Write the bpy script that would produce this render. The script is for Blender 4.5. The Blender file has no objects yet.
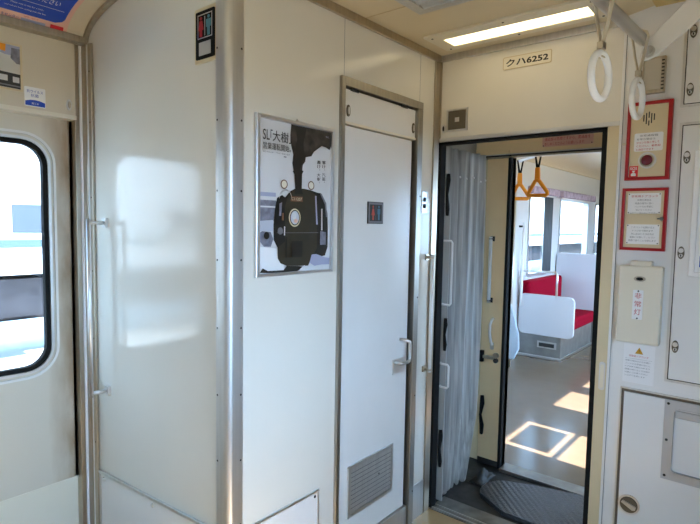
import bpy, bmesh, math, random
from mathutils import Vector, Matrix
random.seed(4)
scn = bpy.context.scene
COL = scn.collection

# ------------------------------------------------------------------ camera
CAM = Vector((1.3207, -2.2492, 1.4139))
yaw, pit, rol, FPX = math.radians(-39.493), math.radians(4.163), math.radians(0.992), 534.26
cy, sy, cp, sp, cr, sr = math.cos(yaw), math.sin(yaw), math.cos(pit), math.sin(pit), math.cos(rol), math.sin(rol)
Rz = Matrix(((cy, -sy, 0), (sy, cy, 0), (0, 0, 1)))
Bs = Matrix(((1, 0, 0), (0, 0, -1), (0, 1, 0)))
Rp = Matrix(((1, 0, 0), (0, cp, -sp), (0, sp, cp)))
Rr = Matrix(((cr, -sr, 0), (sr, cr, 0), (0, 0, 1)))
Mc = Rr @ Rp @ Bs @ Rz
right, down, fwd = Mc[0], Mc[1], Mc[2]
cd = bpy.data.cameras.new('camera')
cam = bpy.data.objects.new('camera', cd); COL.objects.link(cam)
cam.matrix_world = Matrix(((right[0], -down[0], -fwd[0], CAM[0]), (right[1], -down[1], -fwd[1], CAM[1]), (right[2], -down[2], -fwd[2], CAM[2]), (0, 0, 0, 1)))
cd.sensor_fit = 'HORIZONTAL'; cd.sensor_width = 36; cd.lens = 36 * FPX / 700; cd.clip_start = 0.02
scn.camera = cam

# ------------------------------------------------------------------ light
scn.view_settings.view_transform = 'Standard'
scn.view_settings.look = 'None'
scn.view_settings.gamma = 1
scn.view_settings.exposure = 0.34
scn.cycles.use_denoising = True
scn.cycles.max_bounces = 10
scn.cycles.diffuse_bounces = 7
W = bpy.data.worlds.new('sky'); scn.world = W; W.use_nodes = True
wn = W.node_tree; bg = wn.nodes['Background']; bg.inputs[0].default_value = (0.39, 0.65, 1.0, 1)   # sky, brighter on the sun's side
wc = wn.nodes.new('ShaderNodeTexCoord'); wx = wn.nodes.new('ShaderNodeSeparateXYZ'); wm = wn.nodes.new('ShaderNodeMapRange')
wn.links.new(wc.outputs['Generated'], wx.inputs[0]); wn.links.new(wx.outputs['X'], wm.inputs[0]); wn.links.new(wm.outputs[0], bg.inputs[1])
wm.inputs[1].default_value = -1; wm.inputs[2].default_value = 1; wm.inputs[3].default_value = 1.4; wm.inputs[4].default_value = 22
sl = bpy.data.lights.new('sun', 'SUN'); sl.energy = 26; sl.angle = 0.009; sl.color = (1, .98, .96)
so = bpy.data.objects.new('sun', sl); COL.objects.link(so)
so.rotation_euler = Vector((-1, 0.06, -0.965)).to_track_quat('-Z', 'Y').to_euler(); so.location = (6, 0, 6)

def portal(loc, nrm, w, h):
    l = bpy.data.lights.new('portal', 'AREA'); l.shape = 'RECTANGLE'; l.size = w; l.size_y = h
    l.cycles.is_portal = True
    o = bpy.data.objects.new('portal', l); COL.objects.link(o); o.location = loc
    o.rotation_euler = Vector(nrm).to_track_quat('-Z', 'Z').to_euler()
# window openings of both carriages: (side, y0, y1, z0, z1)
RX, LX = 1.69, -0.95
RWIN = [(-4.2, -3.5, .85, 1.65), (-1.66, -1.18, .80, 1.71)]
LWIN = [(-4.2, -3.6, .85, 1.65)]
NRWIN = [(.92, 1.41, .80, 1.72), (1.89, 2.35, .80, 1.71), (2.57, 3.5, .9, 1.68), (4.2, 5.3, .9, 1.68)]
NLWIN = [(1.2, 1.65, .8, 1.71), (3.63, 4.27, .86, 1.76), (4.65, 5.85, 1.0, 1.76), (6.2, 7.4, 1.0, 1.76)]
for y0, y1, z0, z1 in RWIN + NRWIN[:4]:
    portal((RX + .03, (y0 + y1) / 2, (z0 + z1) / 2), (-1, 0, 0), y1 - y0, z1 - z0)
for y0, y1, z0, z1 in LWIN + NLWIN[1:3] + [(-1.83, -1.363, .807, 1.71)]:
    portal((LX - .09, (y0 + y1) / 2, (z0 + z1) / 2), (1, 0, 0), y1 - y0, z1 - z0)

# ------------------------------------------------------------------ materials
MATS = {}
def mat(name, col, rough=.5, metal=0, var=0, vscale=8, bump=0, bscale=60, coat=0, emit=None, estr=0, spec=.5, stretch=None, col2=None):
    m = bpy.data.materials.new(name); m.use_nodes = True; nt = m.node_tree; N = nt.nodes; L = nt.links
    b = N['Principled BSDF']
    b.inputs['Base Color'].default_value = (*col, 1); b.inputs['Roughness'].default_value = rough
    b.inputs['Metallic'].default_value = metal; b.inputs['Coat Weight'].default_value = coat
    b.inputs['Coat Roughness'].default_value = .08; b.inputs['Specular IOR Level'].default_value = spec
    if emit: b.inputs['Emission Color'].default_value = (*emit, 1); b.inputs['Emission Strength'].default_value = estr
    if var or bump:
        tc = N.new('ShaderNodeTexCoord'); mp = N.new('ShaderNodeMapping'); L.new(tc.outputs['Object'], mp.inputs[0])
        if stretch: mp.inputs['Scale'].default_value = stretch
    if var:
        n = N.new('ShaderNodeTexNoise'); n.inputs['Scale'].default_value = vscale; n.inputs['Detail'].default_value = 5; L.new(mp.outputs[0], n.inputs['Vector'])
        r = N.new('ShaderNodeValToRGB'); L.new(n.outputs['Fac'], r.inputs[0])
        d = col2 if col2 else tuple(c * (1 - var) for c in col); e = col if col2 else tuple(min(1, c * (1 + var)) for c in col)
        r.color_ramp.elements[0].position = .3; r.color_ramp.elements[1].position = .7
        r.color_ramp.elements[0].color = (*d, 1); r.color_ramp.elements[1].color = (*e, 1)
        L.new(r.outputs[0], b.inputs['Base Color'])
    if bump:
        n2 = N.new('ShaderNodeTexNoise'); n2.inputs['Scale'].default_value = bscale; L.new(mp.outputs[0], n2.inputs['Vector'])
        bp = N.new('ShaderNodeBump'); bp.inputs['Strength'].default_value = bump; bp.inputs['Distance'].default_value = .002
        L.new(n2.outputs['Fac'], bp.inputs['Height']); L.new(bp.outputs[0], b.inputs['Normal'])
    MATS[name] = m; return m
mat('wall', (.78, .745, .665), .13, spec=.35, var=.02, vscale=3, bump=.03, bscale=7)
mat('room_tan', (.46, .46, .46), .5)
mat('old_paint', (.68, .61, .48), .3, var=.02, vscale=5)
mat('panel', (.82, .815, .80), .22, spec=.35, var=.02, vscale=4)
mat('door_paint', (.80, .79, .765), .25, var=.02, vscale=5)
mat('ceiling', (.72, .62, .43), .45, var=.02, vscale=4)
mat('cove', (.70, .60, .44), .4)
mat('steel', (.68, .67, .65), .45, 1, var=.06, vscale=6, stretch=(14, 14, .6))
mat('steel_light', (.72, .71, .70), .36, 1)
mat('bronze_steel', (.50, .44, .35), .34, 1, var=.10, vscale=6, stretch=(12, 12, .7))
mat('chrome', (.8, .8, .8), .12, 1)
mat('rubber', (.012, .012, .012), .8, spec=.15)
mat('dark', (.03, .03, .03), .6)
mat('gap', (.015, .013, .012), .8)
mat('cream', (.70, .59, .38), .35, var=.02)
mat('cream_box', (.78, .73, .60), .4)
mat('tan_paint', (.60, .47, .27), .4, var=.05, vscale=4)
mat('yellow_hatch', (.62, .46, .17), .4)
mat('white', (.86, .86, .86), .3)
mat('white_plastic', (.9, .9, .9), .3)
mat('white_enamel', (.85, .85, .84), .25)
mat('paper', (.86, .86, .86), .6)
mat('poster_paper', (.72, .72, .73), .22)
mat('red', (.38, .006, .010), .35)
mat('red_print', (.55, .03, .04), .5)
mat('bright_red', (.75, .02, .03), .4)
mat('black_print', (.02, .02, .02), .5)
mat('grey_print', (.18, .18, .2), .5)
mat('smoke_print', (.040, .033, .028), .3, var=.9, vscale=26)
mat('loco_print', (.014, .012, .009), .3, var=.15, vscale=30)
mat('front_print', (.034, .029, .017), .3, var=.15, vscale=20)
mat('lilac_print', (.38, .40, .55), .4)
mat('shed_print', (.20, .20, .25), .4, var=.3, vscale=60)
mat('rust_print', (.17, .075, .035), .4)
mat('blue_print', (.015, .07, .50), .35)
mat('pink_print', (.80, .48, .38), .4)
mat('purple_print', (.13, .08, .30), .4)
mat('indigo_print', (.02, .05, .40), .4)
mat('cyan_print', (.12, .42, .50), .4)
mat('orange', (.90, .33, .02), .35)
mat('strap_web', (.62, .55, .42), .6)
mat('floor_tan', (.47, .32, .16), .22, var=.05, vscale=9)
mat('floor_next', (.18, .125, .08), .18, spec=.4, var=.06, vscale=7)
mat('sill', (.30, .29, .27), .4, .8, var=.3, vscale=14)
mat('grime', (.03, .028, .027), .6, var=.5, vscale=20)
mat('curtain', (.44, .44, .43), .8, var=.35, vscale=7, stretch=(7, 7, .35))  # vertical dirt streaks in the colour, also standing in for fold shading
mat('moquette', (.30, .002, .018), .9, spec=.1, var=.1, vscale=60)
mat('seat_shell', (.66, .68, .73), .35)
mat('blue_shell', (.50, .62, .76), .35)
mat('heater', (.33, .33, .32), .4, .7, var=.15, vscale=10)
mat('dark_curtain', (.10, .11, .12), .8)
mat('valance', (.45, .36, .46), .7, var=.35, vscale=14)
mat('teal', (.045, .07, .078), .7, spec=.1)
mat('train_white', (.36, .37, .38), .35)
mat('train_glass', (.040, .050, .066), .6, spec=.1)
mat('underframe', (.022, .022, .026), .9, spec=.05, var=.6, vscale=3)
mat('ballast', (.30, .22, .13), .9, var=.2, vscale=12)
mat('concrete', (.62, .61, .58), .8, var=.08, vscale=6)
mat('plate_grey', (.16, .14, .11), .45, .5)
mat('leaf_tan', (.90, .69, .40), .4, var=.03)
mat('bellows', (.42, .42, .41), .7)
mat('dull_red', (.42, .05, .02), .4)
mat('dull_blue', (.06, .17, .25), .4)
mat('snow_print', (.55, .57, .64), .4)
mat('tan_dark', (.14, .11, .08), .6)
mat('tray_steel', (.52, .54, .57), .45, .6)
mat('vent_panel', (.50, .46, .38), .4)
mat('far_wall', (.70, .69, .68), .4)
mat('sign_red', (.42, .02, .025), .3)
mat('sign_cyan', (.08, .29, .37), .3)
mat('lamp_grey', (.48, .47, .45), .3)
mat('jamb_steel', (.40, .38, .34), .36, 1, var=.1, vscale=6, stretch=(12, 12, .7))
mat('amber', (.55, .30, .02), .4)
mat('burgundy', (.13, .005, .02), .15)
mat('lens', (.9, .88, .8), .4, emit=(1, .82, .48), estr=2.5)
def glass_mat():
    m = bpy.data.materials.new('glass'); m.use_nodes = True; nt = m.node_tree; N = nt.nodes; L = nt.links
    N.remove(N['Principled BSDF']); out = N['Material Output']
    t = N.new('ShaderNodeBsdfTransparent'); t.inputs[0].default_value = (.93, .96, .96, 1)
    g = N.new('ShaderNodeBsdfGlossy'); g.inputs['Roughness'].default_value = .03
    lw = N.new('ShaderNodeLayerWeight'); pw = N.new('ShaderNodeMath'); pw.operation = 'POWER'; pw.inputs[1].default_value = 4
    L.new(lw.outputs['Facing'], pw.inputs[0]); f = N.new('ShaderNodeMath'); f.operation = 'MULTIPLY_ADD'; f.inputs[1].default_value = .9; f.inputs[2].default_value = .03; L.new(pw.outputs[0], f.inputs[0])
    mx = N.new('ShaderNodeMixShader'); L.new(f.outputs[0], mx.inputs[0]); L.new(t.outputs[0], mx.inputs[1]); L.new(g.outputs[0], mx.inputs[2])
    L.new(mx.outputs[0], out.inputs[0]); MATS['glass'] = m
glass_mat()
def stain_mat():   # side door paint with rusty grime along its closing edge
    m = mat('door_stained', (.74, .70, .61), .3); nt = m.node_tree; N = nt.nodes; L = nt.links; b = N['Principled BSDF']
    g = N.new('ShaderNodeNewGeometry'); s = N.new('ShaderNodeSeparateXYZ'); L.new(g.outputs['Position'], s.inputs[0])
    mr = N.new('ShaderNodeMapRange'); mr.inputs[1].default_value = -1.40; mr.inputs[2].default_value = -1.24; L.new(s.outputs['Y'], mr.inputs[0])
    n = N.new('ShaderNodeTexNoise'); n.inputs['Scale'].default_value = 9; n.inputs['Detail'].default_value = 6
    mu = N.new('ShaderNodeMath'); mu.operation = 'MULTIPLY'; L.new(mr.outputs[0], mu.inputs[0]); L.new(n.outputs['Fac'], mu.inputs[1])
    r = N.new('ShaderNodeValToRGB'); L.new(mu.outputs[0], r.inputs[0])
    e = r.color_ramp.elements; e[0].position = .10; e[0].color = (.65, .60, .50, 1); e[1].position = .55; e[1].color = (.30, .19, .09, 1)
    L.new(r.outputs[0], b.inputs['Base Color'])
stain_mat()
def plate_mat():
    m = mat('checker_plate', (.15, .16, .18), .35, .8); nt = m.node_tree; N = nt.nodes; L = nt.links; b = N['Principled BSDF']
    tc = N.new('ShaderNodeTexCoord'); ck = N.new('ShaderNodeTexWave'); ck.inputs['Scale'].default_value = 16; ck.bands_direction = 'DIAGONAL'; ck.inputs['Distortion'].default_value = 3; ck.inputs['Detail Scale'].default_value = 6
    L.new(tc.outputs['Object'], ck.inputs[0]); bp = N.new('ShaderNodeBump'); bp.inputs['Strength'].default_value = .8; bp.inputs['Distance'].default_value = .004
    L.new(ck.outputs['Fac'], bp.inputs['Height']); L.new(bp.outputs[0], b.inputs['Normal'])
plate_mat()

# ------------------------------------------------------------------ helpers
WLD = lambda u, v, n: Vector((u, v, n))
TOI = lambda u, v, n: Vector((n, u, v))                 # toilet wall: u = Y, v = Z
END = lambda u, v, n: Vector((u, -n, v))                # end wall: u = X
PAR = lambda u, v, n: Vector((u, -1.225 - n, v))        # partition: u = X
LEF = lambda u, v, n: Vector((LX + n, u, v))            # left wall
CEI = lambda u, v, n: Vector((u, v, 2.2 - n))           # ceiling, n downwards
def NXT(y): return lambda u, v, n: Vector((u, y - n, v))  # a face at depth y looking back at the camera
def rr(u0, v0, u1, v1, r, k=6):
    pts = []
    for cx, cyy, a in ((u1 - r, v1 - r, 0), (u0 + r, v1 - r, 90), (u0 + r, v0 + r, 180), (u1 - r, v0 + r, 270)):
        for i in range(k + 1):
            t = math.radians(a + 90 * i / k); pts.append((cx + r * math.cos(t), cyy + r * math.sin(t)))
    return pts
def rect4(u0, v0, u1, v1, k=6):
    return [c for c in ((u1, v1), (u0, v1), (u0, v0), (u1, v0)) for _ in range(k + 1)]
def ell(cx, cyy, rx, ry, k=24): return [(cx + rx * math.cos(2 * math.pi * i / k), cyy + ry * math.sin(2 * math.pi * i / k)) for i in range(k)]
TXT = {}
class MB:
    def __init__(s, fr=WLD): s.fr = fr; s.v = []; s.f = []; s.m = []; s.sm = []; s.names = []
    def mi(s, m):
        if m not in s.names: s.names.append(m)
        return s.names.index(m)
    def add(s, vs, fs, m, smooth=False, raw=False):
        b = len(s.v); s.v += [Vector(p) if raw else s.fr(*p) for p in vs]
        k = s.mi(m)
        for f in fs:
            g = []
            for i in f:
                if not g or s.v[b + i] != s.v[g[-1]]: g.append(b + i)
            if len(g) > 2 and s.v[g[0]] == s.v[g[-1]]: g.pop()
            if len(g) > 2: s.f.append(g); s.m.append(k); s.sm.append(smooth)
        return s
    def box(s, u0, u1, v0, v1, n0, n1, m):
        p = [(u, v, n) for n in (n0, n1) for v in (v0, v1) for u in (u0, u1)]
        return s.add(p, [(0, 2, 3, 1), (4, 5, 7, 6), (0, 1, 5, 4), (2, 6, 7, 3), (0, 4, 6, 2), (1, 3, 7, 5)], m)
    def prism(s, pts, n0, n1, m, smooth=False):
        k = len(pts); vs = [(p[0], p[1], n0) for p in pts] + [(p[0], p[1], n1) for p in pts]
        s.add(vs, [tuple(range(k - 1, -1, -1)), tuple(range(k, 2 * k))] + [(i, (i + 1) % k, k + (i + 1) % k, k + i) for i in range(k)], m)
        return s
    def poly(s, pts, n, m): return s.add([(p[0], p[1], n) for p in pts], [tuple(range(len(pts)))], m)
    def ring(s, o, i, n0, n1, m):
        k = len(o); vs = [(p[0], p[1], n) for n in (n0, n1) for q in (o, i) for p in q]
        fs = []
        for a in range(k):
            b = (a + 1) % k
            fs += [(2 * k + a, 2 * k + b, 3 * k + b, 3 * k + a), (a, k + a, k + b, b), (a, b, 2 * k + b, 2 * k + a), (k + a, 3 * k + a, 3 * k + b, k + b)]
        return s.add(vs, fs, m)
    def tube(s, pts, r, m, seg=10, closed=False, cap=True):
        P = [s.fr(*p) for p in pts]; n = len(P); vs = []; up = None
        for i, p in enumerate(P):
            if closed: t = P[(i + 1) % n] - P[i - 1]
            else: t = P[min(i + 1, n - 1)] - P[max(i - 1, 0)]
            t.normalize()
            if up is None: up = Vector((0, 0, 1)) if abs(t.z) < .9 else Vector((1, 0, 0))
            a = (up - t * up.dot(t)).normalized(); up = a; b = t.cross(a)
            rad = r[i] if isinstance(r, (list, tuple)) else r
            vs += [p + (a * math.cos(2 * math.pi * j / seg) + b * math.sin(2 * math.pi * j / seg)) * rad for j in range(seg)]
        fs = [(i * seg + j, i * seg + (j + 1) % seg, ((i + 1) % n) * seg + (j + 1) % seg, ((i + 1) % n) * seg + j) for i in range(n if closed else n - 1) for j in range(seg)]
        if cap and not closed: fs += [tuple(range(seg - 1, -1, -1)), tuple(range((n - 1) * seg, n * seg))]
        return s.add(vs, fs, m, True, True)
    def disc(s, u, v, n0, n1, r, m, k=16, ry=None): return s.prism(ell(u, v, r, ry or r, k), n0, n1, m)
    def dome(s, u, v, n, r, h, m, k=16):
        vs = []; rings = 5
        for i in range(rings):
            a = math.pi / 2 * i / rings
            vs += [(u + r * math.cos(a) * math.cos(2 * math.pi * j / k), v + r * math.cos(a) * math.sin(2 * math.pi * j / k), n + h * math.sin(a)) for j in range(k)]
        vs.append((u, v, n + h))
        fs = [(i * k + j, i * k + (j + 1) % k, (i + 1) * k + (j + 1) % k, (i + 1) * k + j) for i in range(rings - 1) for j in range(k)]
        fs += [((rings - 1) * k + j, (rings - 1) * k + (j + 1) % k, rings * k) for j in range(k)]
        return s.add(vs, fs, m, True)
    def text(s, body, u0, v0, u1, v1, n, m, bold=0, vertical=False):
        if vertical:
            h = (v1 - v0) / len(body)
            for i, ch in enumerate(body):
                if ch in '、。': s.text(ch, u0 + .6 * (u1 - u0), v1 - (i + .4) * h, u0 + .85 * (u1 - u0), v1 - (i + .1) * h, n, m)
                elif ch.strip(): s.text(ch, u0, v1 - (i + .93) * h, u1, v1 - (i + .07) * h, n, m, bold)
            return s
        key = body; body = (body, bold)
        if body not in TXT:
            c = bpy.data.curves.new('txt', 'FONT'); c.body = key; c.resolution_u = 3; c.offset = bold
            o = bpy.data.objects.new('txt', c); COL.objects.link(o)
            me = bpy.data.meshes.new_from_object(o.evaluated_get(bpy.context.evaluated_depsgraph_get()))
            TXT[body] = ([tuple(v.co[:2]) for v in me.vertices], [tuple(p.vertices) for p in me.polygons])
            bpy.data.objects.remove(o); bpy.data.curves.remove(c); bpy.data.meshes.remove(me)
        vs, fs = TXT[body]
        if not vs: return s
        a0 = min(p[0] for p in vs); a1 = max(p[0] for p in vs); b0 = min(p[1] for p in vs); b1 = max(p[1] for p in vs)
        return s.add([(u0 + (p[0] - a0) / max(a1 - a0, 1e-6) * (u1 - u0), v0 + (p[1] - b0) / max(b1 - b0, 1e-6) * (v1 - v0), n) for p in vs], fs, m)
    def build(s, name, parent=None, bevel=0, recalc=True):
        root = parent
        while root is not None and root.parent is not None: root = root.parent
        xs = [p for p in s.v]
        if root is not None: off = root.location.copy()
        else:
            lo = [min(p[i] for p in xs) for i in range(3)]; hi = [max(p[i] for p in xs) for i in range(3)]
            off = Vector(((lo[0] + hi[0]) / 2, (lo[1] + hi[1]) / 2, lo[2]))
        me = bpy.data.meshes.new(name); me.from_pydata([tuple(p - off) for p in xs], [], s.f)
        for nm in s.names: me.materials.append(MATS[nm])
        for p, k, sm in zip(me.polygons, s.m, s.sm): p.material_index = k; p.use_smooth = sm
        if recalc:
            b = bmesh.new(); b.from_mesh(me); bmesh.ops.recalc_face_normals(b, faces=b.faces); b.to_mesh(me); b.free()
        o = bpy.data.objects.new(name, me); COL.objects.link(o)
        if parent is not None: o.parent = parent
        else: o.location = off
        if bevel:
            bv = o.modifiers.new('bevel', 'BEVEL'); bv.width = bevel; bv.segments = 2; bv.limit_method = 'ANGLE'; bv.angle_limit = math.radians(50)
        return o
def tag(o, label, cat, group=None):
    o['label'] = label; o['category'] = cat
    if group: o['group'] = group
    return o
def thing(name, loc, label, cat, group=None):
    o = bpy.data.objects.new(name, None); COL.objects.link(o); o.location = loc; o.empty_display_size = .05
    return tag(o, label, cat, group)
def struct(o): o['kind'] = 'structure'; return o
def sroot(name, loc):
    o = bpy.data.objects.new(name, None); COL.objects.link(o); o.location = loc; return struct(o)
def dup(root, loc, label, rz=0):
    r = root.copy(); COL.objects.link(r); r.location = loc; r['label'] = label; r.rotation_euler = (0, 0, rz)
    for ch in list(root.children):
        c = ch.copy(); COL.objects.link(c); c.parent = r
        for g in list(ch.children):
            d = g.copy(); COL.objects.link(d); d.parent = c
    return r
def windowed(mb, u0, u1, v0, v1, n0, n1, wins, m):
    cur = u0
    for a, b, z0, z1 in sorted(wins):
        mb.box(cur, a, v0, v1, n0, n1, m); mb.box(a, b, v0, z0, n0, n1, m); mb.box(a, b, z1, v1, n0, n1, m); cur = b
    mb.box(cur, u1, v0, v1, n0, n1, m); return mb

# ------------------------------------------------------------------ vestibule shell
struct(MB().box(-1.08, 1.75, -7, -.0, -.06, 0, 'floor_tan').build('floor'))
# ceiling profile (curved coves at both sides), extruded along the carriage
def cove_pt(t):      # t 0..1 along the left cove, from the rail up
    a = t * math.pi / 2
    return (-.55 - .37 * math.cos(a), 2.12 + .125 * math.sin(a))
LCOVE = [cove_pt(i / 12) for i in range(13)]
def ceiling_mesh(y0, y1, name, m, mc):
    c = .37; left = LCOVE + [(-.25, 2.245), (-.02, 2.2)]; pro = left + [(2 * c - x, z) for x, z in reversed(left)]
    mb = MB()
    for i in range(len(pro) - 1):
        (x0, z0), (x1, z1) = pro[i], pro[i + 1]
        mm = mc if i < 12 or i > len(pro) - 14 else m
        vs = [(x0, y0, z0), (x1, y0, z1), (x1, y1, z1), (x0, y1, z0), (x0, y0, z0 + .06), (x1, y0, z1 + .06), (x1, y1, z1 + .06), (x0, y1, z0 + .06)]
        mb.add(vs, [(0, 1, 2, 3), (4, 7, 6, 5), (0, 4, 5, 1), (3, 2, 6, 7), (0, 3, 7, 4), (1, 5, 6, 2)], mm)
    mb.box(-1.08, -.92, y0, y1, 2.12, 2.35, m); mb.box(1.66, 1.80, y0, y1, 2.12, 2.35, m)
    return struct(mb.build(name, recalc=True))
c1 = ceiling_mesh(-7, .0, 'ceiling', 'ceiling', 'cove')
# right wall, back wall
struct(windowed(MB(lambda u, v, n: Vector((RX + n, u, v))), -7, .02, 0, 2.14, 0, .05, RWIN, 'room_tan').build('wall_right'))
struct(MB().box(-1.08, 1.75, -7.05, -7, 0, 2.3, 'room_tan').build('wall_back'))
struct(windowed(MB(LEF), -7, -1.9, 0, 2.13, -.06, 0, [w for w in LWIN if w[1] < -1.9], 'wall').build('wall_left'))
# toilet compartment walls
wt = MB(TOI); wt.box(-1.20, -.721, 0, 2.22, -.03, 0, 'wall').box(-.159, 0, 0, 2.22, -.03, 0, 'wall').box(-.721, -.159, 1.957, 2.22, -.03, 0, 'wall')
wt.box(-.7012, -.6995, 1.957, 2.18, -.001, .0006, 'grey_print').box(-.1762, -.1747, 1.957, 2.18, -.001, .0006, 'grey_print')
struct(wt.build('wall_toilet'))
struct(MB(PAR).box(-.99, -.02, 0, 2.32, -.03, 0, 'wall').build('wall_partition'))
# stainless corner post of the compartment
pc = []
for i in range(9):
    a = math.radians(90 * i / 8); pc.append((-.016 + .022 * math.sin(a), -1.2151 - .022 * math.cos(a)))
outer = [(-.053, -1.2371)] + pc + [(.006, -1.178)]
inner = [(x - (.004 if y > -1.22 else 0) - (.0 if x < -.02 else .002), y + (.012 if y < -1.22 else .004)) for x, y in outer]
inner = [(-.053, -1.2245), (-.02, -1.2245)] + [(-.0205, -1.2245)] + [(-.001, -1.2)] + [(-.001, -1.178)]
mb = MB(); k = len(outer)
vs = [(x, y, z) for z in (0, 2.3) for x, y in outer]
mb.add(vs, [(i, i + 1, k + i + 1, k + i) for i in range(k - 1)], 'steel', True)
mb.add([(-.053, -1.2371, 0), (-.053, -1.2245, 0), (-.053, -1.2245, 2.3), (-.053, -1.2371, 2.3)], [(0, 1, 2, 3)], 'steel')
mb.add([(.006, -1.178, 0), (-.001, -1.178, 0), (-.001, -1.178, 2.3), (.006, -1.178, 2.3)], [(0, 1, 2, 3)], 'steel')
z = .012
while z < 2.2:
    mb.fr = TOI; mb.dome(-1.186, z, .006, .0035, .0015, 'dark', 8); mb.fr = lambda u, v, n: Vector((u, -1.2371 - n, v)); mb.dome(-.046, z, 0, .0035, .0015, 'dark', 8); z += .2135
struct(mb.build('trim_corner_post'))
# curved end trim where the partition meets the cove
mb = MB(); P = [cove_pt(i / 14) for i in range(15)]
vs = []
for x, z in P:
    nx, nz = (x + .55) / .37 ** 2, (z - 2.12) / .125 ** 2; l = math.hypot(nx, nz); nx /= l; nz /= l
    for yy, off in ((-1.243, .001), (-1.243, .014), (-1.226, .014), (-1.226, .001)): vs.append((x - nx * off, yy, z - nz * off))
fs = [(i * 4 + j, i * 4 + (j + 1) % 4, i * 4 + 4 + (j + 1) % 4, i * 4 + 4 + j) for i in range(14) for j in range(4)] + [(0, 1, 2, 3), (56, 59, 58, 57)]
mb.add(vs, fs, 'bronze_steel', False)
struct(mb.build('trim_cove_end'))
# ceiling trims and seam
struct(MB(TOI).box(-1.17, -.012, 2.168, 2.2, 0, .012, 'bronze_steel').build('trim_ceiling_toilet', bevel=.002))
struct(MB(END).box(.0, .80, 2.172, 2.2, 0, .014, 'steel').build('trim_ceiling_end', bevel=.002))
struct(MB().box(0.013, .21, -.593, -.589, 2.1985, 2.2015, 'tan_paint').build('trim_ceiling_seam'))
mb = MB(TOI).box(-.055, -.008, 0, 2.168, 0, .008, 'bronze_steel'); mb.fr = END; mb.box(-.0, .012, 1.82, 2.172, 0, .008, 'bronze_steel')
struct(mb.build('trim_inner_corner', bevel=.002))
struct(MB(TOI).box(-.158, -.056, 0, .17, 0, .004, 'steel').build('baseboard_toilet'))

# ------------------------------------------------------------------ toilet door
d2 = sroot('door_2', (0, -.44, 0))
fm = MB(TOI); fm.box(-.725, -.704, 0, 1.957, -.03, .014, 'jamb_steel').box(-.704, -.163, 1.924, 1.957, -.03, .014, 'jamb_steel').box(-.203, -.163, 0, 1.924, -.03, .014, 'jamb_steel')
fm.box(-.704, -.203, 0, .098, -.03, .004, 'steel')
for zz in (.16, .62, 1.08, 1.54): fm.dome(-.173, zz, .014, .004, .002, 'dark', 8)
fm.build('frame', d2, bevel=.002)
MB(TOI).box(-.704, -.203, .09, 1.93, -.032, -.026, 'gap').build('rebate', d2)
MB(TOI).box(-.704, -.222, .103, 1.783, -.024, -.004, 'door_paint').build('leaf', d2, bevel=.003)
tp = MB(TOI).box(-.704, -.204, 1.796, 1.918, -.024, -.001, 'panel').box(-.704, -.204, 1.787, 1.797, -.024, .004, 'cream_box')
for uu in (-.64, -.30): tp.box(uu - .02, uu + .03, 1.914, 1.924, -.02, .002, 'dark')
tr = tp.build('transom', d2, bevel=.002)
for uu in (-.672, -.222):
    MB(TOI).prism(ell(uu, 1.838, .011, .022, 16), -.001, .002, 'plate_grey').prism(ell(uu, 1.838, .005, .014, 12), .002, .005, 'steel').build('lock', tr)
h = MB(TOI).box(-.337, -.246, .748, .815, -.004, .001, 'steel_light').build('handle', d2)
MB(TOI).tube([(-.318, .800, 0), (-.316, .800, .024), (-.305, .800, .032), (-.272, .802, .036), (-.262, .806, .036), (-.258, .818, .036), (-.258, .875, .036), (-.262, .890, .036), (-.275, .898, .028), (-.288, .900, .0)], .0075, 'steel_light').build('grip', h)
v = MB(TOI).ring(rect4(-.637, .217, -.322, .433), rect4(-.62, .232, -.335, .420), -.004, .004, 'steel').box(-.62, -.335, .232, .42, -.0038, -.002, 'grey_print').build('grille', d2)
sl_ = MB(TOI)
for i in range(10):
    z0 = .234 + i * .0186
    sl_.add([(-.62, z0, .001), (-.338, z0, .001), (-.338, z0 + .013, -.0018), (-.62, z0 + .013, -.0018), (-.62, z0 + .002, .003), (-.338, z0 + .002, .003), (-.338, z0 + .0155, .0), (-.62, z0 + .0155, .0)], [(0, 1, 2, 3), (4, 5, 6, 7), (0, 1, 5, 4), (2, 3, 7, 6), (1, 2, 6, 5), (0, 3, 7, 4)], 'steel')
sl_.dome(-.43, .335, .004, .004, .002, 'dark', 8)
sl_.build('slats', v)
t = thing('toilet_sign', (-.003, -.487, 1.413), 'small dark toilet sign with red and blue figures on the toilet door', 'sign')
MB(TOI).box(-.538, -.436, 1.413, 1.502, -.004, .001, 'dark').build('plate', t)
pg = MB(TOI); pg.ring(rect4(-.536, 1.416, -.438, 1.499), rect4(-.528, 1.424, -.446, 1.491), .001, .0014, 'grey_print')
def person(mb, cu, v0, h, n, m, skirt, w=1.0):
    mb.disc(cu, v0 + h * .90, n - .0004, n, h * .085 * w, m, 12, ry=h * .085)
    if skirt: pts = [(-.10, .78), (.10, .78), (.20, .32), (.09, .32), (.09, 0), (-.09, 0), (-.09, .32), (-.20, .32)]
    else: pts = [(-.17, .78), (.17, .78), (.17, .40), (.10, .40), (.10, 0), (-.10, 0), (-.10, .40), (-.17, .40)]
    mb.poly([(cu + a * h * w, v0 + b * h) for a, b in pts], n, m)
person(pg, -.506, 1.428, .06, .0018, 'dull_red', True, .95); person(pg, -.467, 1.428, .06, .0018, 'dull_blue', False, .95); pg.box(-.4875, -.4860, 1.428, 1.488, .001, .0016, 'grey_print')
pg.build('pictogram', t)

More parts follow.
